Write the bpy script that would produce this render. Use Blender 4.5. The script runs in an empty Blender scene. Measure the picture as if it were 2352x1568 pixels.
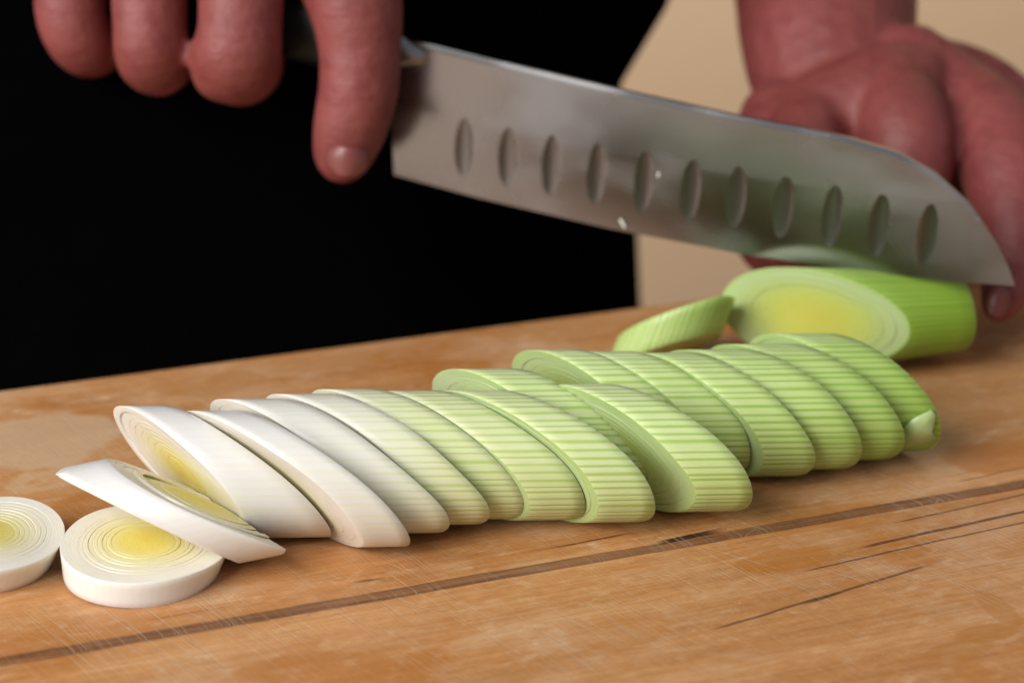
import bpy, bmesh, math, random
import numpy as np
from mathutils import Vector, Matrix
R_ = math.radians
random.seed(7); rng = np.random.default_rng(7)
sc = bpy.context.scene
col = sc.collection

# ------------------------------------------------------------------ camera, world, lamps, exposure
PITCH = R_(23); DIST = .52; FPX = 4280.; PW, PH = 2352., 1568.
FWD = Vector((0, math.cos(PITCH), -math.sin(PITCH))); UPV = Vector((0, math.sin(PITCH), math.cos(PITCH)))
CAM = -FWD * DIST
cam = bpy.data.objects.new('camera', bpy.data.cameras.new('camera')); col.objects.link(cam)
cam.location = CAM; cam.rotation_euler = (math.pi/2 - PITCH, 0, 0)
cam.data.sensor_width = 36; cam.data.lens = 36*FPX/PW
cam.data.clip_start = .02; cam.data.clip_end = 50
cam.data.dof.use_dof = True; cam.data.dof.focus_distance = .408; cam.data.dof.aperture_fstop = 9.5
sc.camera = cam
w = bpy.data.worlds.new('World'); sc.world = w; w.use_nodes = True
w.node_tree.nodes['Background'].inputs[0].default_value = (.86, .9, 1, 1)
w.node_tree.nodes['Background'].inputs[1].default_value = .25
def area(name, loc, target, sx, sy, energy, color):
    l = bpy.data.lights.new(name, 'AREA'); l.shape = 'RECTANGLE'; l.size = sx; l.size_y = sy
    l.energy = energy; l.color = color
    o = bpy.data.objects.new(name, l); col.objects.link(o); o.location = loc
    o.rotation_euler = (Vector(target)-Vector(loc)).to_track_quat('-Z', 'Y').to_euler()
    return o
area('window_light', (-.95, -.85, .76), (-.04, -.09, 0), 1.1, 1.0, 28, (1, .98, .965))
area('wall_fill', (.35, .45, .5), (.35, 1.25, 0), .9, .4, 10, (1, .94, .86))  # added fill lamp, no real fixture: aimed at the wall to brighten the background
sc.view_settings.view_transform = 'Standard'; sc.view_settings.look = 'None'
sc.view_settings.exposure = .1; sc.view_settings.gamma = 1
sc.cycles.use_denoising = True; sc.cycles.max_bounces = 7; sc.cycles.diffuse_bounces = 3

# ------------------------------------------------------------------ survey helpers: photo ray -> place in the scene
def ray(x, y): return FWD + Vector(((x-PW/2)/FPX, 0, 0)) - UPV*((y-PH/2)/FPX)
def PZ(x, y, z=0.):
    v = ray(x, y); return CAM + v*((z-CAM.z)/v.z)
def PD(x, y, d): return CAM + ray(x, y)*d
def PPL(x, y, p0, n):
    v = ray(x, y); return CAM + v*((p0-CAM).dot(n)/v.dot(n))

# ------------------------------------------------------------------ object helpers
def empty(name, loc=(0, 0, 0), rz=0):
    o = bpy.data.objects.new(name, None); col.objects.link(o); o.location = loc; o.rotation_euler[2] = rz
    o.empty_display_size = .01
    return o
def tag(o, label=None, cat=None, group=None, kind=None):
    if label: o['label'] = label
    if cat: o['category'] = cat
    if group: o['group'] = group
    if kind: o['kind'] = kind
    return o
def mesh_obj(name, verts, faces, mats, parent=None, smooth=True, mat_idx=None):
    me = bpy.data.meshes.new(name); me.from_pydata([tuple(v) for v in verts], [], faces)
    for m in (mats if isinstance(mats, (list, tuple)) else [mats]): me.materials.append(m)
    if mat_idx is not None: me.polygons.foreach_set('material_index', mat_idx)
    me.polygons.foreach_set('use_smooth', [smooth]*len(me.polygons))
    me.update()
    o = bpy.data.objects.new(name, me); col.objects.link(o)
    if parent: o.parent = parent
    return o
def box(name, lo, hi, mat, parent=None, bevel=0.):
    bm = bmesh.new(); bmesh.ops.create_cube(bm, size=1)
    for v in bm.verts: v.co = Vector([(lo[i]+hi[i])/2 + v.co[i]*(hi[i]-lo[i]) for i in range(3)])
    if bevel: bmesh.ops.bevel(bm, geom=bm.edges[:], offset=bevel, segments=3, affect='EDGES', profile=.6)
    me = bpy.data.meshes.new(name); bm.to_mesh(me); bm.free(); me.materials.append(mat)
    o = bpy.data.objects.new(name, me); col.objects.link(o)
    if parent: o.parent = parent
    return o

# ------------------------------------------------------------------ shader helpers
class NT:
    def __init__(s, name):
        s.m = bpy.data.materials.new(name); s.m.use_nodes = True; s.t = s.m.node_tree
        s.b = s.t.nodes['Principled BSDF']
    def n(s, typ, **kw):
        x = s.t.nodes.new(typ)
        for k, v in kw.items(): setattr(x, k, v)
        return x
    def put(s, sock, v):
        if isinstance(v, X): s.t.links.new(v.s, sock)
        elif isinstance(v, bpy.types.NodeSocket): s.t.links.new(v, sock)
        else: sock.default_value = v
    def set(s, **kw):
        for k, v in kw.items(): s.put(s.b.inputs[k.replace('_', ' ')], v)
    def math(s, op, a, b=0., c=0., clamp=False):
        x = s.n('ShaderNodeMath', operation=op, use_clamp=clamp)
        for i, v in enumerate((a, b, c)): s.put(x.inputs[i], v)
        return X(s, x.outputs[0])
    def noise(s, vec=None, scale=5., detail=3., rough=.5, dist=0., dim='3D', wv=None):
        x = s.n('ShaderNodeTexNoise', noise_dimensions=dim)
        if vec is not None: s.put(x.inputs['Vector'], vec)
        if wv is not None: s.put(x.inputs['W'], wv)
        s.put(x.inputs['Scale'], scale); s.put(x.inputs['Detail'], detail); s.put(x.inputs['Roughness'], rough); s.put(x.inputs['Distortion'], dist)
        return X(s, x.outputs['Fac'])
    def white(s, v, dim='1D'):
        x = s.n('ShaderNodeTexWhiteNoise', noise_dimensions=dim)
        s.put(x.inputs['W'], v); return X(s, x.outputs['Value'])
    def ss(s, v, lo, hi):
        x = s.n('ShaderNodeMapRange', interpolation_type='SMOOTHSTEP')
        s.put(x.inputs[0], v); s.put(x.inputs[1], lo); s.put(x.inputs[2], hi)
        return X(s, x.outputs[0])
    def mix(s, f, a, b, mode='MIX'):
        x = s.n('ShaderNodeMix', data_type='RGBA', blend_type=mode)
        s.put(x.inputs[0], f)
        for i, v in ((6, a), (7, b)): s.put(x.inputs[i], (*v, 1) if isinstance(v, tuple) and len(v) == 3 else v)
        return X(s, x.outputs[2])
    def ramp(s, f, stops):
        x = s.n('ShaderNodeValToRGB'); s.put(x.inputs[0], f); e = x.color_ramp.elements
        while len(e) < len(stops): e.new(.5)
        for el, (p, c) in zip(e, stops): el.position = p; el.color = (*c, 1)
        return X(s, x.outputs[0])
    def comb(s, a, b, c=0.):
        x = s.n('ShaderNodeCombineXYZ')
        for i, v in enumerate((a, b, c)): s.put(x.inputs[i], v)
        return X(s, x.outputs[0])
    def sep(s, v):
        x = s.n('ShaderNodeSeparateXYZ'); s.put(x.inputs[0], v); return [X(s, o) for o in x.outputs]
    def attr(s, name):
        x = s.n('ShaderNodeAttribute', attribute_name=name); return X(s, x.outputs['Vector'])
    def coord(s, which='Object', obj=None):
        x = s.n('ShaderNodeTexCoord')
        if obj: x.object = obj
        return X(s, x.outputs[which])
    def bump(s, h, dist, strength=1.):
        x = s.n('ShaderNodeBump'); s.put(x.inputs['Height'], h); x.inputs['Distance'].default_value = dist; x.inputs['Strength'].default_value = strength
        s.put(s.b.inputs['Normal'], X(s, x.outputs[0]))
class X:
    def __init__(s, t, sock): s.t = t; s.s = sock
    def __add__(s, o): return s.t.math('ADD', s, o)
    __radd__ = __add__
    def __sub__(s, o): return s.t.math('SUBTRACT', s, o)
    def __rsub__(s, o): return s.t.math('SUBTRACT', o, s)
    def __mul__(s, o): return s.t.math('MULTIPLY', s, o)
    __rmul__ = __mul__
    def __truediv__(s, o): return s.t.math('DIVIDE', s, o)
    def abs(s): return s.t.math('ABSOLUTE', s)
    def floor(s): return s.t.math('FLOOR', s)
    def frac(s): return s.t.math('FRACT', s)
    def max(s, o): return s.t.math('MAXIMUM', s, o)
    def min(s, o): return s.t.math('MINIMUM', s, o)

# ------------------------------------------------------------------ setting: wall and floor behind the cook
def wall_mat():
    t = NT('tan_plaster'); c = t.coord('Object')
    n = t.noise(c, 1.3, 3); n2 = t.noise(c, 40, 4)
    t.set(Base_Color=t.mix(n, (.46, .32, .20), (.56, .41, .27)), Roughness=.85)
    t.bump(n2, .002, .4); return t.m
wl = box('wall', (-3, 1.25, -.93), (3, 1.35, 2.2), wall_mat()); tag(wl, kind='structure')
fl = box('floor', (-3, -2, -1.0), (3, 1.35, -.932), wall_mat()); tag(fl, kind='structure')

# ------------------------------------------------------------------ chopping board
BA = R_(18.87)
b0 = PZ(0, 895); bd = Vector((math.cos(BA), math.sin(BA), 0)); bn = Vector((-math.sin(BA), math.cos(BA), 0))
board = empty('chopping_board', (b0.x, b0.y, 0), BA)
tag(board, 'worn wooden chopping board with dark grain streak and knife scratches under the leek', 'chopping board')
def BL(x, y):
    d = PZ(x, y) - b0; return d.dot(bd), d.dot(bn)
def wood():
    t = NT('worn_wood'); c = t.coord('Object', board); u, v, z = t.sep(c)
    wob = t.noise(t.comb(u*9, v*30), 1, 3)
    vw = v + (wob-.5)*.004
    fib = t.noise(t.comb(u*22, vw*620), 1, 4, .6)
    fib2 = t.noise(t.comb(u*60, vw*1500), 1, 3, .6)
    med = t.noise(t.comb(u*7, vw*95), 1, 4, .55)
    blot = t.noise(t.comb(u*14, v*26), 1, 4, .55, .6)
    big = t.noise(t.comb(u*5, v*7), 1, 2)
    mott = t.noise(t.comb(u*260, v*520), 1, 3, .65)
    base = t.ramp(med*.45 + fib*.28 + mott*.27, [(.34, (.31, .104, .024)), (.5, (.51, .215, .066)), (.66, (.69, .355, .150))])
    base = t.mix(t.ss(big, .35, .7)*.5, base, (.62, .33, .13))
    # damp, oil-darkened patches and pale dry ones
    damp = t.ss(blot, .53, .60)*t.ss(big, .38, .52)
    base = t.mix(damp*.6, base, (.44, .15, .02))
    dry = t.ss(t.noise(t.comb(u*17+3.1, v*30+7.7), 1, 5, .6, .8), .55, .66)
    base = t.mix(dry*.5, base, (.66, .42, .24))
    worn = t.ss(t.noise(t.comb(u*19+1.7, v*34), 1, 6, .7), .46, .66)
    base = t.mix(worn*.5, base, (.66, .415, .25))
    # short dark fibre flecks
    base = t.mix(t.ss(fib2, .50, .68)*.4, base, (.40, .155, .04))
    hz = t.noise(t.comb(u*150, v*260), 1, 4, .7)
    base = t.mix(t.ss(hz, .52, .70)*(.25+dry*.35), base, (.80, .56, .34))
    fl = t.ss(t.noise(t.comb(u*30+9, vw*400), 1, 2, .5), .70, .78)*t.ss(t.noise(t.comb(u*11, v*40), 1, 2), .5, .62)
    base = t.mix(fl*.45, base, (.16, .06, .025))
    # stains with a shape of their own: (cx, cy, rx, ry, strength, colour)
    sn = t.noise(t.comb(u*60, v*60), 1, 4, .6)
    def stain(px, py, ru, rv, s, colr, base, ring=0.):
        a, b = BL(px, py)
        du = (u-a)/ru; dv = (v-b)/rv
        r = t.math('SQRT', du*du+dv*dv) + (sn-.5)*.9
        m = 1.-t.ss(r, .80, 1.0)
        if ring: m = m*t.ss(r, .35, .5)
        return t.mix(m*s, base, colr)
    for px, py, ru, rv, st in ((2290, 1395, .0032, .009, .6), (2268, 1452, .0075, .0036, .65), (2205, 1492, .0085, .0034, .6), (2232, 1545, .0035, .006, .5)):
        base = stain(px, py, ru, rv, st, (.46, .185, .036), base)
    base = stain(1800, 1285, .013, .005, .6, (.46, .16, .022), base)
    base = stain(2290, 1050, .014, .009, .6, (.46, .155, .02), base)
    base = stain(1900, 1190, .02, .006, .4, (.50, .19, .035), base)
    base = stain(1420, 1450, .012, .007, .4, (.50, .19, .035), base)
    base = stain(620, 1300, .02, .007, .35, (.50, .18, .03), base)
    base = stain(110, 1010, .02, .017, .75, (.62, .42, .25), base)
    base = stain(100, 1105, .011, .006, .6, (.62, .40, .22), base, 1)
    base = stain(480, 880, .017, .008, .5, (.47, .19, .035), base)
    base = stain(760, 830, .02, .006, .45, (.48, .20, .045), base)
    base = stain(200, 1180, .012, .012, .5, (.46, .155, .02), base)
    # dark heartwood streaks and checks running with the grain
    wn = t.noise(t.comb(u*40, v*8), 1, 4, .6)
    def streak(p, q, wd, colr, s, base, wb=.0012, rag=.6):
        (ua, va), (ub, vb) = BL(*p), BL(*q)
        k = (vb-va)/(ub-ua)
        d = (v - va - (u-ua)*k + (wn-.5)*wb).abs()
        wdt = wd*(1-rag*.5) + t.noise(t.comb(u*120+va*900, .5), 1, 3)*wd*rag
        m = 1.-t.ss(d, wdt*.72, wdt)
        e = t.ss(u, ua, ua+.006)*(1.-t.ss(u, ub-.008, ub))
        return t.mix(m*e*s, base, colr)
    dk = t.mix(t.ss(fib2*.6+fib*.4, .35, .65), (.07, .024, .010), (.24, .105, .048))
    base = streak((-300, 1572), (2700, 1050), .0022, dk, .8, base, .0012, .45)
    base = streak((1490, 1250), (1680, 1212), .0011, (.02, .012, .01), .95, base)
    base = streak((1250, 1262), (1475, 1218), .00035, (.10, .03, .012), .9, base)
    base = streak((790, 1340), (910, 1322), .0006, (.10, .035, .015), .85, base)
    base = streak((2040, 1205), (2500, 1100), .00035, (.10, .035, .02), .8, base)
    base = streak((1960, 1262), (2500, 1140), .0006, (.09, .03, .02), .85, base)
    base = streak((1830, 1315), (2500, 1165), .00035, (.09, .03, .02), .8, base)
    base = streak((1620, 1450), (2160, 1290), .00045, (.12, .035, .02), .8, base)
    base = streak((1830, 1392), (1960, 1350), .0005, (.06, .02, .012), .85, base)
    base = streak((2180, 1110), (2500, 1040), .0003, (.12, .05, .03), .6, base)
    base = streak((1210, 1470), (1260, 1452), .0007, (.10, .04, .02), .8, base)
    base = streak((840, 1484), (880, 1472), .0006, (.10, .04, .02), .8, base)
    base = streak((330, 1425), (560, 1385), .00025, (.2, .07, .025), .6, base)
    base = streak((2040, 1518), (2080, 1510), .0005, (.12, .05, .03), .6, base)
    # knife scratches: rows of broken thin lines at several angles
    sc_m = None
    for ang, dens, keep, wid, seed, af in ((-70, 520, .50, .05, 1, 13), (-67, 410, .52, .045, 5, 16), (-74, 610, .54, .05, 9, 20), (-52, 360, .60, .045, 13, 40), (-30, 380, .62, .04, 19, 44), (28, 330, .62, .04, 17, 44)):
        ca, sa = math.cos(R_(ang)), math.sin(R_(ang))
        a = u*ca + v*sa; b = v*ca - u*sa + (wob-.5)*.0012
        row = (b*dens).floor(); fr = (b*dens).frac()
        rn = t.white(row+seed*17.3)
        ctr = rn*.7 + .15
        ln = 1.-t.ss((fr-ctr).abs(), wid*.3, wid)
        seg = t.ss(t.noise(t.comb(a*af+rn*91, row*7.31), 1, 2, .6), keep-.05, keep+.06)
        ln = ln*seg*(.35+rn*.65)
        sc_m = ln if sc_m is None else sc_m.max(ln)
    sc_m = sc_m*(.25+t.ss(t.noise(t.comb(u*24+5, v*30), 1, 3, .6), .42, .62)*.9)
    base = t.mix(sc_m*.45, base, (.88, .70, .50))
    # fine pits and pale specks
    sp = t.ss(t.noise(t.comb(u*700, v*700), 1, 2), .72, .78)
    base = t.mix(sp*.35, base, (.85, .66, .46))
    t.set(Base_Color=base, Roughness=.36 + blot*.22 + dry*.1 - damp*.08)
    t.b.inputs['Specular IOR Level'].default_value = .42
    t.bump(fib*.5 + fib2*.5 - sc_m*1.1 + sp*.4 + hz*.3, .0002, .9)
    return t.m
WOOD = wood()
vs = BL(1176, 1313)[1] - .0018     # joint just in front of the dark streak
edges = [.0, vs, vs-.085, vs-.17]
for i in range(3):
    g = .00006
    box('plank', (-.28, edges[i+1]+g, -.032), (.50, edges[i]-g, 0), WOOD, board, .0016 if i == 0 else .0003)

# ------------------------------------------------------------------ leek materials (attribute lk = cross-section position in radii, and place along the stem)
def leek_skin():
    t = NT('leek_skin'); x, y, s = t.sep(t.attr('lk'))
    ang = t.math('ARCTAN2', y, x)
    obj = t.coord('Object')
    oi = t.n('ShaderNodeObjectInfo'); rnd = X(t, oi.outputs['Random']); ang = ang*1.; seed = rnd*37.
    jit = t.noise(None, 2.2, 2, dim='1D', wv=ang+seed)
    wav = t.noise(obj, 90, 2)
    a = ang*8.4 + (jit-.5)*1.5 + (wav-.5)*.12 + rnd*7.
    tri = ((a.frac())-.5).abs()*2.                        # 1 at the vein
    w1 = t.noise(None, 3.1, 2, dim='1D', wv=ang*3.7+seed)
    vein = t.ss(tri, .42-(w1-.5)*.45, .95)*(.75+w1*.45).min(1.)
    fine = t.noise(None, 34., 2, .5, dim='1D', wv=ang+seed)
    light = t.ramp(s, [(.0, (.80, .775, .72)), (.22, (.80, .785, .66)), (.38, (.70, .74, .43)), (.58, (.66, .765, .40)), (.8, (.55, .69, .26)), (1., (.27, .43, .04))])
    dark = t.ramp(s, [(.0, (.79, .76, .68)), (.2, (.76, .76, .53)), (.36, (.53, .65, .21)), (.55, (.40, .58, .11)), (.8, (.28, .48, .055)), (1., (.16, .32, .012))])
    c = t.mix(vein*.9, light, dark)
    c = t.mix((fine-.5)*t.ss(s, .2, .6)*.18, c, dark)
    # greener flushes here and there around the stem
    fl = t.ss(t.noise(None, 1.2, 2, dim='1D', wv=ang+seed), .50, .78)*t.ss(s, .32, .6)
    c = t.mix(fl*.2, c, dark)
    sheen = t.noise(obj, 500, 2)
    t.set(Base_Color=c, Roughness=.30+sheen*.14, Subsurface_Weight=.5, Subsurface_Radius=(1., 1., .6), Subsurface_Scale=.0034)
    t.b.inputs['Coat Weight'].default_value = .12; t.b.inputs['Coat Roughness'].default_value = .12
    t.bump(0.-vein*t.ss(s, .15, .45) + fine*.25, .00014, .7)
    return t.m
def leek_flesh():
    t = NT('leek_flesh'); x, y, s = t.sep(t.attr('lk'))
    r = t.math('SQRT', x*x+y*y); ang = t.math('ARCTAN2', y, x); obj = t.coord('Object')
    n = t.noise(obj, 260, 3); rr = r + (n-.5)*.05
    pale = t.ramp(rr, [(.0, (.74, .61, .12)), (.24, (.76, .645, .17)), (.42, (.79, .72, .36)), (.62, (.82, .755, .54)), (.82, (.83, .785, .67)), (1., (.84, .805, .72))])
    green = t.ramp(rr, [(.0, (.58, .56, .085)), (.25, (.55, .58, .10)), (.42, (.50, .60, .15)), (.60, (.46, .59, .21)), (.85, (.47, .60, .27)), (1., (.42, .58, .20))])
    c = t.mix(t.ss(s, .12, .55), pale, green)
    cells = t.noise(t.comb(r*58+(n-.5)*2, ang*4), 1, 2, .6)
    c = t.mix(t.ss(cells, .5, .7)*.22, c, t.mix(s, (.86, .80, .60), (.62, .70, .40)))
    c = t.mix(t.ss(1.-cells, .52, .7)*.2, c, t.mix(s, (.66, .55, .24), (.34, .48, .08)))
    t.set(Base_Color=c, Roughness=.36, Subsurface_Weight=.2, Subsurface_Radius=(1., .95, .55), Subsurface_Scale=.0014)
    t.b.inputs['Coat Weight'].default_value = .3; t.b.inputs['Coat Roughness'].default_value = .15
    t.bump(cells*.6+n*.5, .0002, .7)
    return t.m
SKIN_L, FLESH_L = leek_skin(), leek_flesh()

# ------------------------------------------------------------------ a leek slice: nested leaf layers between two oblique cuts
def layer(name, parent, r0, r1, seg, prof, left, right, s0, ds, hm, dl, dr, ridge, M, taper=0., rp=1.):
    """ring of leaf between radii r0..r1 (r0 = 0: solid heart); left/right: functions (y,z) -> x of the two cuts"""
    ph = np.arange(seg)/seg*2*np.pi
    P = prof(ph)
    ch = min(.00009, (r1-r0)*.0152*.3)
    jit_ = np.random.default_rng(int(r1*1e4)).normal(0, .0012, seg) if r1 < .999 else 0.
    def circ(rad, rg=False):
        q = P*rad*(1+jit_)
        if rg: q = q*(1+ridge(ph))
        return q
    rows = []; lks = []
    def row(q, fn, off, rad):
        y, z = q*np.cos(ph), q*np.sin(ph); x = fn(y, z)+off
        rows.append(np.stack([x, y, z], 1)); lks.append((rad, x))
    out = r1 >= .999
    R = hm
    co, ci = r1-ch/R, r0+ch/R
    # outer wall from left cut to right cut, then faces and inner wall
    row(circ(co, out), left, dl, co); row(circ(r1, out), left, dl+ch*1.2, r1)
    nmid = 3 if out else 0
    L = rows[-1]
    row(circ(r1, out), right, dr-ch*1.2, r1); Rr = rows.pop(); lks.pop()
    for i in range(nmid):
        f = (i+1)/(nmid+1); rows.append(L*(1-f)+Rr*f); lks.append((r1, rows[-1][:, 0]))
    rows.append(Rr); lks.append((r1, Rr[:, 0]))
    row(circ(co, out), right, dr, co)
    wall_end = len(rows)
    if r0 > 0:
        row(circ(ci), right, dr, ci); row(circ(r0), right, dr-ch*1.2, r0)
        row(circ(r0), left, dl+ch*1.2, r0); row(circ(ci), left, dl, ci)
    V = np.concatenate(rows); n = len(rows)
    if taper: V[:, 1:] *= (1-taper*np.clip((V[:, :1]-V[:, 0].min())/(np.ptp(V[:, 0])+1e-9), 0, 1))
    F = []; mi = []
    def band(a, b, m):
        for i in range(seg):
            j = (i+1) % seg
            F.append((a*seg+i, b*seg+i, b*seg+j, a*seg+j)); mi.append(m)
    for k in range(wall_end-1): band(k, k+1, 0 if (out and 0 < k < wall_end-2) else 1)
    verts = V; cx = []
    if r0 > 0:
        for k in range(wall_end-1, n): band(k, (k+1) % n, 1)
    else:
        for rw, sgn in ((0, 1), (wall_end-1, -1)):
            c = rows[rw].mean(0); c[0] -= sgn*.0002
            idx = len(verts); verts = np.concatenate([verts, c[None]])
            for i in range(seg):
                j = (i+1) % seg
                F.append((rw*seg+j, idx, rw*seg+i)[::1] if sgn > 0 else (rw*seg+i, idx, rw*seg+j)); mi.append(1)
    o = mesh_obj(name, verts, F, [SKIN_L, FLESH_L], parent, True, mi)
    o.data.polygons.foreach_set('use_smooth', [m == 0 for m in mi])
    bm = bmesh.new(); bm.from_mesh(o.data); bmesh.ops.recalc_face_normals(bm, faces=bm.faces); bm.to_mesh(o.data); bm.free()
    lk = np.zeros((len(verts), 3), np.float32)
    for k, (rad, xx) in enumerate(lks):
        rad = rad**rp; lk[k*seg:(k+1)*seg] = np.stack([rad*np.cos(ph), rad*np.sin(ph), s0+ds*xx], 1)
    lk[n*seg:, 2] = s0
    at = o.data.attributes.new('lk', 'FLOAT_VECTOR', 'POINT'); at.data.foreach_set('vector', lk.ravel())
    return o

def leek_slice(loc, R, k, rho, tL, tR, s0, label, group=None, rot=None, seed=0, nlay=7, roll=0., kend=None, taper=0., name='leek_slice', ds=6., squash=1., step=.00005, cat='leek slice', cuts=None, rp=1., slip=0.):
    """axis along local x; cuts x = -k(y cos rho + z sin rho) + tL / tR; local origin on the leek's axis"""
    rg = np.random.default_rng(seed+100)
    a2, a3, p2, p3 = rg.normal(0, .012), rg.normal(0, .007), rg.uniform(0, 6), rg.uniform(0, 6)
    prof = lambda ph: R*(1+a2*np.cos(2*ph+p2)+a3*np.cos(3*ph+p3))
    amp = .0012*min(1, max(0, (s0-.1)/.4)); pr = rg.uniform(0, 6)
    ridge = lambda ph: amp*(np.sin(58*ph+2.4*np.sin(3*ph+pr)+1.7*np.sin(7*ph))+.6*np.sin(31*ph+pr))
    kk = kend if kend is not None else (k, rho)
    wl_ = [rg.normal(0, .0002) for _ in range(4)]
    left = lambda y, z: tL - k*(y*np.cos(rho)+z*np.sin(rho)) + wl_[0]*np.sin(y*260+1)+wl_[1]*np.sin(z*300)
    right = lambda y, z: tR - kk[0]*(y*np.cos(kk[1])+z*np.sin(kk[1])) + wl_[2]*np.sin(y*260+1)+wl_[3]*np.sin(z*300)
    root = empty(name)
    root.matrix_world = Matrix.Translation(loc) @ (rot.to_4x4() if rot else Matrix.Identity(4))
    tag(root, label, cat, group)
    fixed = cuts is not None; cuts = cuts or [1.]; r = 1.
    while len(cuts) < nlay and not fixed:
        r -= rg.uniform(.075, .125)*(.9 if len(cuts) > 1 else 1.1); cuts.append(r)
        if r < .30: break
    for i, r1 in enumerate(cuts):
        r0 = cuts[i+1]+.0006 if i+1 < len(cuts) else 0.
        dl, dr = (rg.uniform(0, step) for _ in range(2))
        if i == 0: q = rg.normal(0, 1)*slip; dl += q; dr -= q
        nm = 'outer_leaf' if i == 0 else ('heart' if r0 == 0 else 'leaf_layer')
        layer(nm, root, r0, r1, 240 if i == 0 else 84, prof, left, right, s0, ds, R, dl, -dr, ridge, None, taper, rp)
    return root

ROW = [  # x, y on the board, radius, slope of cut, roll of cut, reach of the slice along the stem, greenness
 (-.0660, -.1087, .0147, 1.3086, .6682, .0135), (-.0501, -.1131, .0153, 1.3608, .6270, .0104),
 (-.0419, -.1070, .0151, 1.3446, .5597, .0132), (-.0325, -.1037, .0151, 1.3006, .5252, .0120),
 (-.0240, -.1007, .0150, 1.2829, .5005, .0110), (-.0094, -.1012, .0148, 1.2609, .4573, .0128),
 (.0050, -.1023, .0152, 1.2407, .4433, .0126), (.0055, -.0894, .0149, 1.1896, .4356, .0138),
 (.0283, -.0979, .0152, 1.1836, .4586, .0132), (.0205, -.0778, .0147, 1.1000, .4200, .0110),
 (.0325, -.0782, .0147, 1.0824, .4061, .0116), (.0464, -.0792, .0148, 1.1086, .4451, .0119),
 (.0589, -.0759, .0146, 1.0724, .4143, .0145), (.0703, -.0715, .0144, 1.0344, .4042, .0145),
 (.0804, -.0662, .0145, .9819, .4013, .0142)]
GREEN = [.02, .05, .14, .24, .34, .42, .50, .55, .60, .63, .67, .70, .75, .80, .85]
LAB = ['thick white leek slice with yellow heart showing, behind the toppled slice',
 'white leek slice jutting lowest toward the dark streak of the board',
 'creamy white leek slice with faintest green veins, beside the lowest jutting white slice',
 'cream to pale green leek slice, last before the clearly striped ones',
 'pale green striped leek slice, first clearly veined one after the cream slices',
 'pale green striped leek slice, second clearly veined one after the cream slices',
 'light green striped leek slice whose rounded end stands beside the wide gap',
 'light green leek slice pushed back behind the two front striped slices',
 'light green striped leek slice standing forward with a hollow shadowed face beside it',
 'light green leek slice showing a pale rounded cut face, furthest back at the row bend',
 'green striped leek slice tucked behind the one standing forward',
 'green striped leek slice, fourth from the torn leaf end of the row',
 'green striped leek slice, third from the torn leaf end of the row',
 'green striped leek slice, next to the last slice with the torn leaf',
 'last green slice of the row, with a torn pale leaf, before the uncut leek']
T2 = .0145/2
for i, (x, y, R, k, rho, t) in enumerate(ROW):
    kl, rl, tl = (1.08, .54, T2-t-.0010) if i == 0 else (k, rho, T2-t)
    leek_slice(Vector((x, y, R+.0001)), R, kl, rl, tl, T2, GREEN[i], LAB[i], 'leek slices in the overlapping row', seed=i, nlay=9 if i in (0, 8) else 6, kend=(k, rho), rot=Matrix.Rotation(R_(1.8), 3, 'Z'), slip=.00022)

def basis(L, N):           # rotation that takes the canonical slice (rho = 0) to long axis L and face normal N
    L = L.normalized(); N = (N - L*N.dot(L)).normalized(); return L, N
def slice_rot(k, L, N):
    s = math.sqrt(1+k*k); l0 = Vector((k, -1, 0))/s; n0 = Vector((1, k, 0))/s; m0 = l0.cross(n0)
    L, N = basis(L, N); M = L.cross(N)
    A = Matrix((l0, n0, m0)).transposed(); B = Matrix((L, N, M)).transposed()
    return B @ A.transposed()

# two slices lying flat
ONION = [1., .77, .71, .65, .59, .535, .48, .425, .37]
c = PZ(322, 1246, .0066)
leek_slice(Vector((c.x, c.y, .0035)), .0156, .25, 0, -.0033, .0033, .03, 'round white leek slice lying flat, its yellow heart half covered by the toppled slice', rot=slice_rot(.25, Vector((.6, .8, 0)), Vector((.02, -.04, 1))), seed=41, taper=-.20, step=.00016, cuts=ONION)
c = PZ(-10, 1213, .0080)
leek_slice(Vector((c.x-.002, c.y-.001, .0043)), .0128, .3, 0, -.0041, .0041, .03, 'white leek slice lying flat, half outside the view beside the round flat slice', rot=slice_rot(.3, Vector((.8, -.6, 0)), Vector((.02, -.03, 1))), seed=42, taper=-.28, step=.00016, cuts=[1., .84, .76, .69, .62, .55, .48, .41, .34])
# toppled slice resting on the flat one, pressed against the first of the row
c = PZ(408, 1166, .0122) + Vector((0, -.001, 0))
tp = leek_slice(c, .0141, 1.36, .93, -.0082, .0066, .02, 'toppled white leek slice with jagged yellow layers leaning on the round flat slice', rot=Matrix.Rotation(R_(-13), 3, 'Y'), seed=43, nlay=8, step=.0012, kend=(1.36, 1.14))
x, y, R, k, rho, t = ROW[0]
pn = Vector((1, 1.08*math.cos(.54), 1.08*math.sin(.54))); pc = Vector((x+T2-t-.0012, y, R))
for ch_ in list(tp.children):
    iv = tp.matrix_world.inverted(); bm = bmesh.new(); bm.from_mesh(ch_.data)
    bmesh.ops.bisect_plane(bm, geom=bm.verts[:]+bm.edges[:]+bm.faces[:], plane_co=iv @ pc, plane_no=(iv.to_3x3() @ pn).normalized(), clear_outer=True)
    r_ = bmesh.ops.bisect_plane(bm, geom=bm.verts[:]+bm.edges[:]+bm.faces[:], plane_co=iv @ PZ(150, 1078, .019), plane_no=(iv.to_3x3() @ Vector((-1, .25, .25))).normalized(), clear_outer=True)
    ed = [e for e in r_['geom_cut'] if isinstance(e, bmesh.types.BMEdge)]
    if ed: bmesh.ops.holes_fill(bm, edges=ed)
    for f_ in bm.faces:
        if len(f_.verts) > 8: f_.smooth = False
    bm.to_mesh(ch_.data); bm.free()
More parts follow.
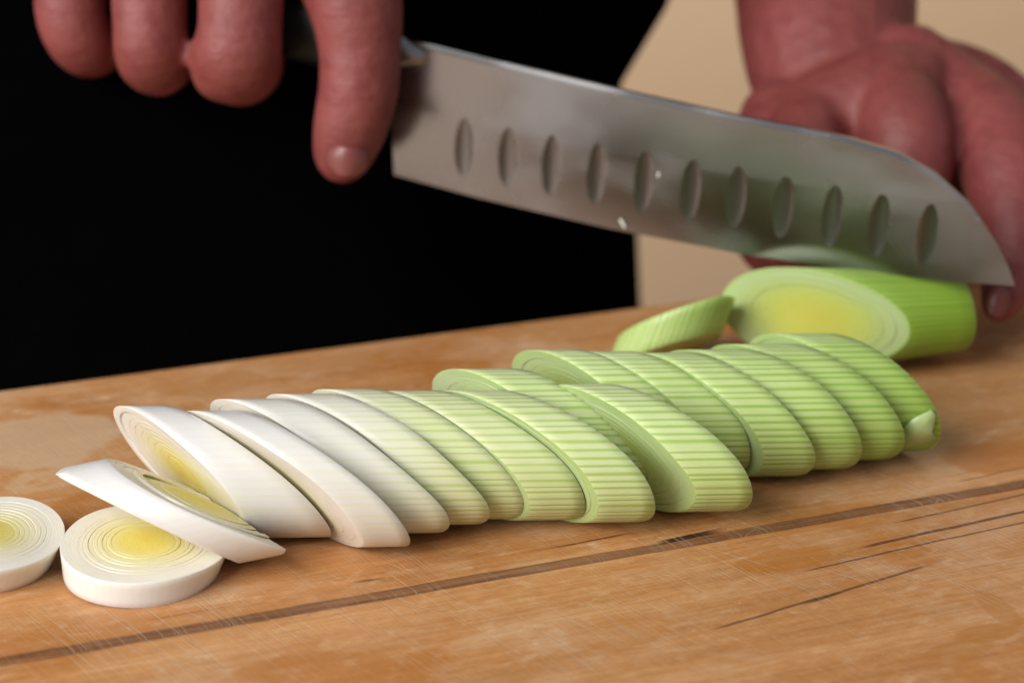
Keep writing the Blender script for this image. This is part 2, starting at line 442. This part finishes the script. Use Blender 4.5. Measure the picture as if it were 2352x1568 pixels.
# slice tipped over behind the row
L = PZ(1685, 712, .022) - PZ(1440, 812, .004)
c = PZ(1545, 775, .012) + Vector((.0, .010, -.004))
leek_slice(c, .0128, .95, 0, -.0055, .0055, .80, 'small green leek slice tipped over behind the row, leaning on the uncut stem', rot=slice_rot(.95, L, Vector((-.45, .62, .62))), seed=44, nlay=5)
# the uncut stem
c = PZ(1868, 735, .0152)
leek_slice(Vector((c.x, c.y, .0154)), .0152, 1.45, .06, 0, .039, .93, 'uncut green leek with yellow heart showing at its cut end, held under the knife', rot=Matrix.Rotation(R_(9), 3, 'Z'), seed=45, kend=(.15, .3), taper=.28, name='leek', ds=2.2, cat='leek', step=.0005, cuts=[1., .86, .73, .66, .60], rp=1.65)

# torn pale leaf end on the last slice of the row
last = [o for o in col.objects if o.get('label') == LAB[14]][0]
def flap(name, pts, parent, thick, s_):
    iv = parent.matrix_world.inverted(); vs = [iv @ p for p in pts]; n = len(vs)
    cen = sum(vs, Vector())/n + Vector((0, -.0001, 0))
    o = mesh_obj(name, vs+[cen], [(i, (i+1) % n, n) for i in range(n)], FLESH_L, parent, True)
    at = o.data.attributes.new('lk', 'FLOAT_VECTOR', 'POINT'); at.data.foreach_set('vector', [.95, .1, s_]*(n+1))
    o.modifiers.new('t', 'SOLIDIFY').thickness = thick
    return o
def on_front(px, py, lift=.0004):       # where the sight line meets the last slice's flank, a little in front of it
    x, y, R = ROW[14][:3]; v = ray(px, py); oy, oz = CAM.y-y, CAM.z-R
    A = v.y**2+v.z**2; B = 2*(oy*v.y+oz*v.z); C_ = oy*oy+oz*oz-(R+lift)**2
    return CAM + v*((-B-math.sqrt(max(0, B*B-4*A*C_)))/(2*A))
flap('torn_leaf', [on_front(*p) for p in ((2072, 985), (2095, 962), (2118, 950), (2138, 940), (2149, 952), (2146, 975), (2140, 990), (2152, 1006), (2120, 1015), (2085, 1026), (2068, 1022))], last, .0003, .62)


# ------------------------------------------------------------------ knife
def steel():
    t = NT('smeared_steel'); c = t.coord('Object'); x, y, z = t.sep(c)
    br = t.noise(t.comb(x*60, y*60, z*2600), 1, 2)
    sm = t.noise(t.comb(x*22+z*26, y, z*40-x*14), 1, 2, .45)
    film = t.ss(sm, .40, .72); spk = t.ss(t.noise(c, 900, 2), .70, .78)
    t.set(Base_Color=t.mix(film*.6, (.28, .277, .274), (.40, .396, .40)), Metallic=1.-film*.08, Roughness=.21 + film*.17 + spk*.12)
    t.bump(br+spk*.5, .00002, .25); return t.m
def steel_clean():
    t = NT('ground_steel'); t.set(Base_Color=(.22, .216, .212, 1), Metallic=1., Roughness=.28); return t.m
def handle_mat():
    t = NT('black_handle'); t.set(Base_Color=(.012, .012, .013, 1), Roughness=.45); return t.m
STEEL, HND, HOLLOW = steel(), handle_mat(), steel_clean()
heel, tip = PD(905, 402, .53), PD(2330, 655, .48)
wdir = Vector((tip.x-heel.x, tip.y-heel.y, 0)).normalized(); kn = Vector((wdir.y, -wdir.x, 0))   # kn faces the camera side
def KP(px, py):
    p = PPL(px, py, heel, kn) - heel; return p.dot(wdir), p.z
spine = [KP(*p) for p in ((880, 82), (990, 100), (1150, 140), (1430, 206), (1700, 266), (1850, 293), (1950, 315), (2060, 347), (2150, 397), (2230, 470), (2290, 560), (2318, 618), (2331, 656))]
edge = [KP(*p) for p in ((888, 300), (905, 402), (1100, 455), (1400, 525), (1700, 583), (1900, 612), (2100, 636), (2250, 651), (2331, 657))]
knife = empty('kitchen_knife', heel); knife.rotation_euler[2] = math.atan2(wdir.y, wdir.x)
tag(knife, 'broad steel kitchen knife with oval hollows along the blade, held above the leek', 'knife')
NS, NV = 520, 84
s0_, s1_ = edge[1][0], spine[-1][0]
ss = s0_ + (s1_-s0_)*(1-(1-np.linspace(0, 1, NS))**1.25)
zt = np.interp(ss, [p[0] for p in spine], [p[1] for p in spine]); zb = np.interp(ss, [p[0] for p in edge[1:]], [p[1] for p in edge[1:]])
ker = np.ones(9)/9
for _ in range(2):
    zt[6:-6] = np.convolve(zt, ker, 'same')[6:-6]
zt = np.maximum(zt, zb+1e-5)
hol = []
for (hx, hy) in ((1068, 338), (1168, 360), (1268, 378), (1372, 397), (1480, 415), (1588, 435), (1692, 452), (1800, 475), (1912, 495), (2020, 517), (2130, 540)):
    a, b = KP(hx, hy); hol.append((a, b, .0026, .0086))
vv = np.linspace(0, 1, NV)
Sg, Vg = np.meshgrid(ss, vv, indexing='ij')
Zg = zb[:, None]*(1-Vg) + zt[:, None]*Vg
H = Zg - zb[:, None]
half = .00095*np.clip(H/.022, 0, 1)**.8
half -= .00022*np.clip(1-(zt[:, None]-Zg)/.0014, 0, 1)*(half > .0008)
back = half.copy(); front = half.copy(); inside = np.full(Sg.shape, -1)
for q, (a, b, ra, rb) in enumerate(hol):
    d2 = ((Sg-a-(Zg-b)*.06)/ra)**2 + ((Zg-b)/rb)**2
    m = d2 < 1; front[m] -= .0004*(1-d2[m])**.75; inside[d2 < 1.08] = q
vf = np.stack([Sg, -front, Zg], -1).reshape(-1, 3); vb_ = np.stack([Sg, back, Zg], -1).reshape(-1, 3)
V = np.concatenate([vf, vb_]); nF = NS*NV
allF = {-1: []}
for i in range(NS-1):
    for j in range(NV-1):
        q = (i*NV+j, (i+1)*NV+j, (i+1)*NV+j+1, i*NV+j+1)
        key = inside[i, j] if inside[i, j] == inside[i+1, j+1] else -1
        allF.setdefault(int(key), []).append(q)
        allF[-1].append(tuple(nF+k for k in q[::-1]))
    t_ = i*NV+NV-1; allF[-1].append((t_, t_+NV, nF+t_+NV, nF+t_))
for j in range(NV-1): allF[-1].append((j, j+1, nF+j+1, nF+j)); 
blade = mesh_obj('blade', V, allF[-1], STEEL, knife)
for e in blade.data.polygons: pass
for q in range(len(hol)):
    fs = allF[q]; ids = sorted({k for f in fs for k in f}); mp = {k: n for n, k in enumerate(ids)}
    mesh_obj('hollow', V[ids], [tuple(mp[k] for k in f) for f in fs], HOLLOW, blade)
blade.data.set_sharp_from_angle(angle=R_(40))
def tube(name, pts, radii, mat, parent, seg=24, flat=1., caps=True):
    pts = [Vector(p) for p in pts]; vs, fs = [], []
    for i, p in enumerate(pts):
        d = (pts[min(i+1, len(pts)-1)]-pts[max(i-1, 0)]).normalized()
        a = d.cross(Vector((0, 1, 0))); a = (a if a.length > .1 else d.cross(Vector((1, 0, 0)))).normalized(); b = d.cross(a)
        for k in range(seg):
            th = 2*math.pi*k/seg; vs.append(p + a*math.cos(th)*radii[i] + b*math.sin(th)*radii[i]*flat)
    for i in range(len(pts)-1):
        for k in range(seg):
            j = (k+1) % seg; fs.append((i*seg+k, i*seg+j, (i+1)*seg+j, (i+1)*seg+k))
    if caps: fs += [tuple(range(seg))[::-1], tuple((len(pts)-1)*seg+k for k in range(seg))]
    return mesh_obj(name, vs, fs, mat, parent)
hb = KP(955, 104); hdir = (Vector((hb[0], 0, hb[1])) - Vector((KP(1250, 180)[0], 0, KP(1250, 180)[1]))).normalized()
h0 = Vector((hb[0]+.002, 0, hb[1]-.0032))
tube('bolster', [h0+hdir*d for d in (-.003, 0, .004, .009, .012)], [.001, .0025, .0036, .0055, .008], STEEL, knife, 24, .7)
tube('handle', [h0+hdir*d for d in (.012, .02, .05, .085, .11, .122, .126)], [.0085, .0100, .0105, .0115, .012, .010, .004], HND, knife, 24, .75)

# shreds of leek stuck to the blade and to the slices
def shred(p, n, size, ang, label, group):
    bm = bmesh.new(); bmesh.ops.create_icosphere(bm, subdivisions=3, radius=1)
    rg = random.Random(int(p.x*1e5)); a = n.orthogonal().normalized(); a = Matrix.Rotation(ang, 3, n) @ a; b = n.cross(a)
    f = [rg.uniform(2, 5) for _ in range(3)]
    for v in bm.verts:
        q = v.co.copy(); w_ = 1+.25*math.sin(q.x*f[0]+f[1])+.15*math.sin(q.y*f[2]+f[0])
        v.co = a*q.x*size + b*(q.y*size*.38*w_+.12*size*math.sin(q.x*3)) + n*q.z*size*.16
    me = bpy.data.meshes.new('leek_shred'); bm.to_mesh(me); bm.free(); me.materials.append(FLESH_L)
    at = me.attributes.new('lk', 'FLOAT_VECTOR', 'POINT'); at.data.foreach_set('vector', [.9, .1, .2]*len(me.vertices))
    me.polygons.foreach_set('use_smooth', [True]*len(me.polygons))
    o = bpy.data.objects.new('leek_shred', me); col.objects.link(o); o.location = p
    tag(o, label, 'leek shred', group)
for px, py, sz, an, lb in ((1430, 514, .0015, 1.2, 'small pale shred of leek stuck at the cutting edge of the knife'), (1512, 402, .0008, .4, 'tiny pale shred of leek stuck beside an oval hollow of the blade')):
    shred(PPL(px, py, heel+kn*.0010, kn), kn, sz, an, lb, 'shreds on the blade')

# ------------------------------------------------------------------ the cook
def skin_mat():
    t = NT('skin'); c = t.coord('Object')
    n = t.noise(c, 28, 3, .55); n2 = t.noise(c, 140, 3); cr = t.noise(c, 900, 3)
    base = t.mix(t.ss(n, .3, .7), (.225, .050, .040), (.27, .060, .056))
    base = t.mix(t.ss(t.noise(c, 60, 4, .6), .48, .68)*.3, base, (.285, .075, .062))
    base = t.mix(t.ss(n2, .45, .7)*.5, base, (.17, .026, .024))
    t.set(Base_Color=base, Roughness=.5+n2*.12, Subsurface_Weight=.2, Subsurface_Radius=(1., .3, .2), Subsurface_Scale=.004)
    wr = t.noise(t.comb(*[a_*m_ for a_, m_ in zip(t.sep(c), (60, 60, 420))]), 1, 3, .6)
    base2 = t.noise(c, 70, 4, .6)
    t.bump(cr*.25+n2*1.2+wr*.7+base2*.8, .0010, .5); return t.m
def nail_mat():
    t = NT('nail'); t.set(Base_Color=(.21, .06, .05, 1), Roughness=.32); return t.m
def cloth_mat():
    t = NT('black_cloth'); c = t.coord('Object'); n = t.noise(c, 9, 4)
    t.set(Base_Color=(.0014, .0014, .0016, 1), Roughness=.95); t.b.inputs['Specular IOR Level'].default_value = 0.
    t.bump(n, .02, .6); return t.m
SKIN, NAIL, CLOTH = skin_mat(), nail_mat(), cloth_mat()
person = empty('person', (-.14, .17, -.93))
tag(person, 'person in black clothes standing behind the board, holding the knife and the leek', 'person')
bmh = bmesh.new()
def capsule(p, q, rp, rq, seg=20):
    p, q = Vector(p), Vector(q); d = q-p; L = d.length; d.normalize()
    a = d.orthogonal().normalized(); b = d.cross(a); rings = []
    prof = [(-math.sin(t)*rp, math.cos(t)*rp) for t in (1.35, 1.0, .6, .25)] + [(L*f, rp+(rq-rp)*f) for f in (0, .25, .5, .75, 1)] + [(L+math.sin(t)*rq, math.cos(t)*rq) for t in (.25, .6, 1.0, 1.35)]
    for h, r in prof:
        rings.append([bmh.verts.new(p + d*h + a*(math.cos(2*math.pi*k/seg)*r) + b*(math.sin(2*math.pi*k/seg)*r)) for k in range(seg)])
    for r0, r1 in zip(rings, rings[1:]):
        for k in range(seg): bmh.faces.new((r0[k], r0[(k+1) % seg], r1[(k+1) % seg], r1[k]))
    bmh.faces.new(rings[0][::-1]); bmh.faces.new(rings[-1])
def limb(pts):      # pts: (x, y, depth, radius in photo px) along a finger or arm
    P = [(PD(x, y, d), r*d/FPX) for x, y, d, r in pts]
    # resample with a smooth curve
    for i in range(len(P)-1):
        p0, p1, p2, p3 = (P[max(i-1, 0)], P[i], P[i+1], P[min(i+2, len(P)-1)])
        prev = None
        for s in range(5):
            t = s/4
            pos = .5*((2*p1[0]) + (p2[0]-p0[0])*t + (2*p0[0]-5*p1[0]+4*p2[0]-p3[0])*t*t + (3*p1[0]-p0[0]-3*p2[0]+p3[0])*t**3)
            r = p1[1]+(p2[1]-p1[1])*t
            if prev: capsule(prev[0], pos, prev[1], r)
            prev = (pos, r)
# right hand: three fingers curled round the handle, index finger pressed down the side of the blade, thumb behind
limb([(230, -260, .55, 92), (170, -60, .520, 85), (164, 40, .517, 81), (192, 98, .522, 77), (222, 96, .540, 74), (235, 40, .556, 66), (240, -20, .560, 58)])
limb([(385, -300, .545, 100), (348, -80, .513, 89), (345, 60, .509, 86), (352, 130, .514, 87), (375, 128, .534, 80), (395, 60, .552, 72), (400, 0, .557, 62)])
limb([(560, -310, .54, 108), (556, -90, .508, 100), (552, 60, .503, 97), (545, 138, .508, 105), (565, 135, .530, 90), (575, 70, .550, 78), (580, 0, .556, 66)])
limb([(498, 120, .506, 62), (505, 168, .508, 66), (540, 172, .512, 66)])
limb([(372, 120, .512, 66), (372, 160, .515, 60), (360, 168, .520, 54)])
limb([(720, -300, .535, 120), (765, -120, .512, 118), (812, -10, .506, 114), (826, 110, .507, 96), (824, 200, .509, 93), (806, 285, .512, 87), (790, 345, .515, 72), (786, 368, .516, 54)])
limb([(640, -330, .575, 130), (760, -160, .585, 95), (860, -40, .575, 85), (930, 40, .562, 72), (960, 90, .556, 55)])
limb([(260, -330, .565, 150), (480, -360, .56, 170), (680, -330, .56, 150)])
limb([(330, -480, .59, 190), (560, -480, .585, 190)])
limb([(450, -400, .575, 200), (380, -700, .62, 190), (260, -1100, .70, 220), (100, -1700, .80, 260)])
ra = PD(100, -1700, .80)
# left hand: forearm from above, knuckles folded over the stem, index finger coming round to its end
limb([(1870, -900, .72, 260), (1885, -300, .635, 220), (1897, 0, .60, 208), (1905, 130, .585, 196), (1930, 240, .575, 175)])
limb([(1800, 330, .560, 110), (1920, 280, .556, 130), (2040, 235, .556, 135), (2110, 200, .562, 100)])
limb([(2040, 230, .556, 120), (2078, 298, .538, 106), (2088, 390, .534, 98), (2060, 480, .540, 90), (2000, 560, .548, 74), (1960, 600, .552, 60)])
limb([(1870, 275, .556, 100), (1848, 340, .540, 86), (1842, 430, .537, 84), (1840, 520, .545, 76), (1850, 590, .555, 62)])
limb([(1800, 290, .565, 110), (1755, 370, .562, 88), (1735, 470, .560, 78), (1765, 560, .562, 70), (1820, 610, .566, 58)])
limb([(2090, 175, .566, 120), (2195, 220, .560, 92), (2275, 290, .546, 102), (2318, 395, .533, 112), (2335, 500, .525, 104), (2332, 595, .519, 84), (2310, 662, .514, 58), (2294, 702, .511, 40)])
limb([(2060, 180, .58, 110), (2230, 200, .585, 90), (2350, 300, .58, 84), (2400, 430, .565, 78), (2395, 560, .555, 66), (2350, 640, .545, 54)])
limb([(2120, 290, .600, 100), (2210, 420, .598, 105), (2230, 540, .592, 90)])
la = PD(1870, -900, .72)
# arms and shoulders inside the shirt keep the body one surface
def vlimb(*pts):
    for (p, r), (q, s) in zip(pts, pts[1:]): capsule(p, q, r, s)
vlimb((ra, .045), (Vector((-.33, .25, .30)), .05), (Vector((-.30, .23, .46)), .06), (Vector((-.14, .22, .46)), .06), (Vector((.02, .23, .46)), .06), (Vector((.10, .24, .30)), .05), (la, .043))
vlimb((Vector((-.14, .22, .46)), .06), (Vector((-.14, .21, .1)), .06), (Vector((-.14, .20, -.2)), .06))
me = bpy.data.meshes.new('body_cage'); bmh.to_mesh(me); bmh.free()
tmp = bpy.data.objects.new('body_cage', me); col.objects.link(tmp)
md = tmp.modifiers.new('r', 'REMESH'); md.mode = 'VOXEL'; md.voxel_size = .0013
sm = tmp.modifiers.new('s', 'SMOOTH'); sm.iterations = 6; sm.factor = .5
dg = bpy.context.evaluated_depsgraph_get(); dg.update()
bme = bpy.data.meshes.new_from_object(tmp.evaluated_get(dg)); bpy.data.objects.remove(tmp)
bme.materials.clear(); bme.materials.append(SKIN); bme.polygons.foreach_set('use_smooth', [True]*len(bme.polygons))
body = bpy.data.objects.new('body', bme); col.objects.link(body); body.parent = person
body.matrix_parent_inverse = Matrix.Translation(-person.location)
def nail(px, py, d, wpx, hpx, ax, tilt):
    c = PD(px, py, d); sc_ = d/FPX; vs, fs = [], []
    A = Vector((math.sin(ax), 0, math.cos(ax))); Nn = (-FWD + Vector((0, 0, -tilt))).normalized(); A = (A-Nn*A.dot(Nn)).normalized(); B = Nn.cross(A)
    n = 12
    for i in range(n+1):
        for j in range(n+1):
            a, b = i/n*2-1, j/n*2-1
            sx = b*math.sqrt(max(0, 1-.45*a*a)); sy = a*math.sqrt(max(0, 1-.35*b*b))
            vs.append(c + A*sy*hpx*sc_ + B*sx*wpx*sc_ - Nn*(b*b*wpx*sc_*.55 + max(0, a)**2*.0004))
    for i in range(n):
        for j in range(n):
            q = i*(n+1)+j; fs.append((q, q+1, q+n+2, q+n+1))
    o = mesh_obj('fingernail', vs, fs, NAIL, body); o.modifiers.new('t', 'SOLIDIFY').thickness = .0006
    o.matrix_parent_inverse = Matrix.Identity(4); return o
nail(796, 372, .4995, 48, 34, .15, .3)
nail(2292, 694, .5025, 26, 36, .3, .1)
# shirt: torso with a waist, folds, sleeves
def shirt():
    vs, fs = [], []; seg = 72
    prof = [(-.72, .195, .14, 0), (-.45, .20, .145, 0), (-.25, .196, .14, 0), (-.14, .199, .138, 0), (-.08, .193, .134, 0), (-.042, .187, .13, 0), (-.019, .1765, .127, 0), (.007, .1735, .125, .0), (.027, .177, .126, 0), (.054, .190, .132, 0), (.11, .21, .135, 0), (.2, .205, .14, 0), (.35, .215, .135, 0), (.46, .20, .12, 0), (.52, .13, .10, 0), (.55, .06, .06, 0)]
    for z, a, b, o in prof:
        for k in range(seg):
            th = 2*math.pi*k/seg; e = .8
            cx, sx = math.cos(th), math.sin(th)
            wv = .004*math.sin(5*th+z*9)+.003*math.sin(11*th+z*23)
            vs.append((-.14 + (a+wv)*math.copysign(abs(cx)**e, cx), .175 + (b+wv)*math.copysign(abs(sx)**e, sx), z))
    for i in range(len(prof)-1):
        for k in range(seg):
            j = (k+1) % seg; fs.append((i*seg+k, i*seg+j, (i+1)*seg+j, (i+1)*seg+k))
    fs.append(tuple((len(prof)-1)*seg+k for k in range(seg)))
    o = mesh_obj('shirt', vs, fs, CLOTH, person); o.matrix_parent_inverse = Matrix.Translation(-person.location)
    for pts in (((-.28, .23, .46), (-.33, .25, .30), tuple(ra*.35+Vector((-.33, .25, .30))*.65)), ((.0, .23, .46), (.10, .24, .30), tuple(la*.35+Vector((.10, .24, .30))*.65))):
        s = tube('sleeve', pts, [.075, .07, .066], CLOTH, o, 28, 1., False); s.modifiers.new('t', 'SOLIDIFY').thickness = .002
shirt()
for sx in (-.23, -.05):
    o = tube('trouser_leg', [(sx, .18, -.70), (sx, .17, -.8), (sx, .18, -.928)], [.088, .07, .06], CLOTH, person, 24)
    o.matrix_parent_inverse = Matrix.Translation(-person.location)
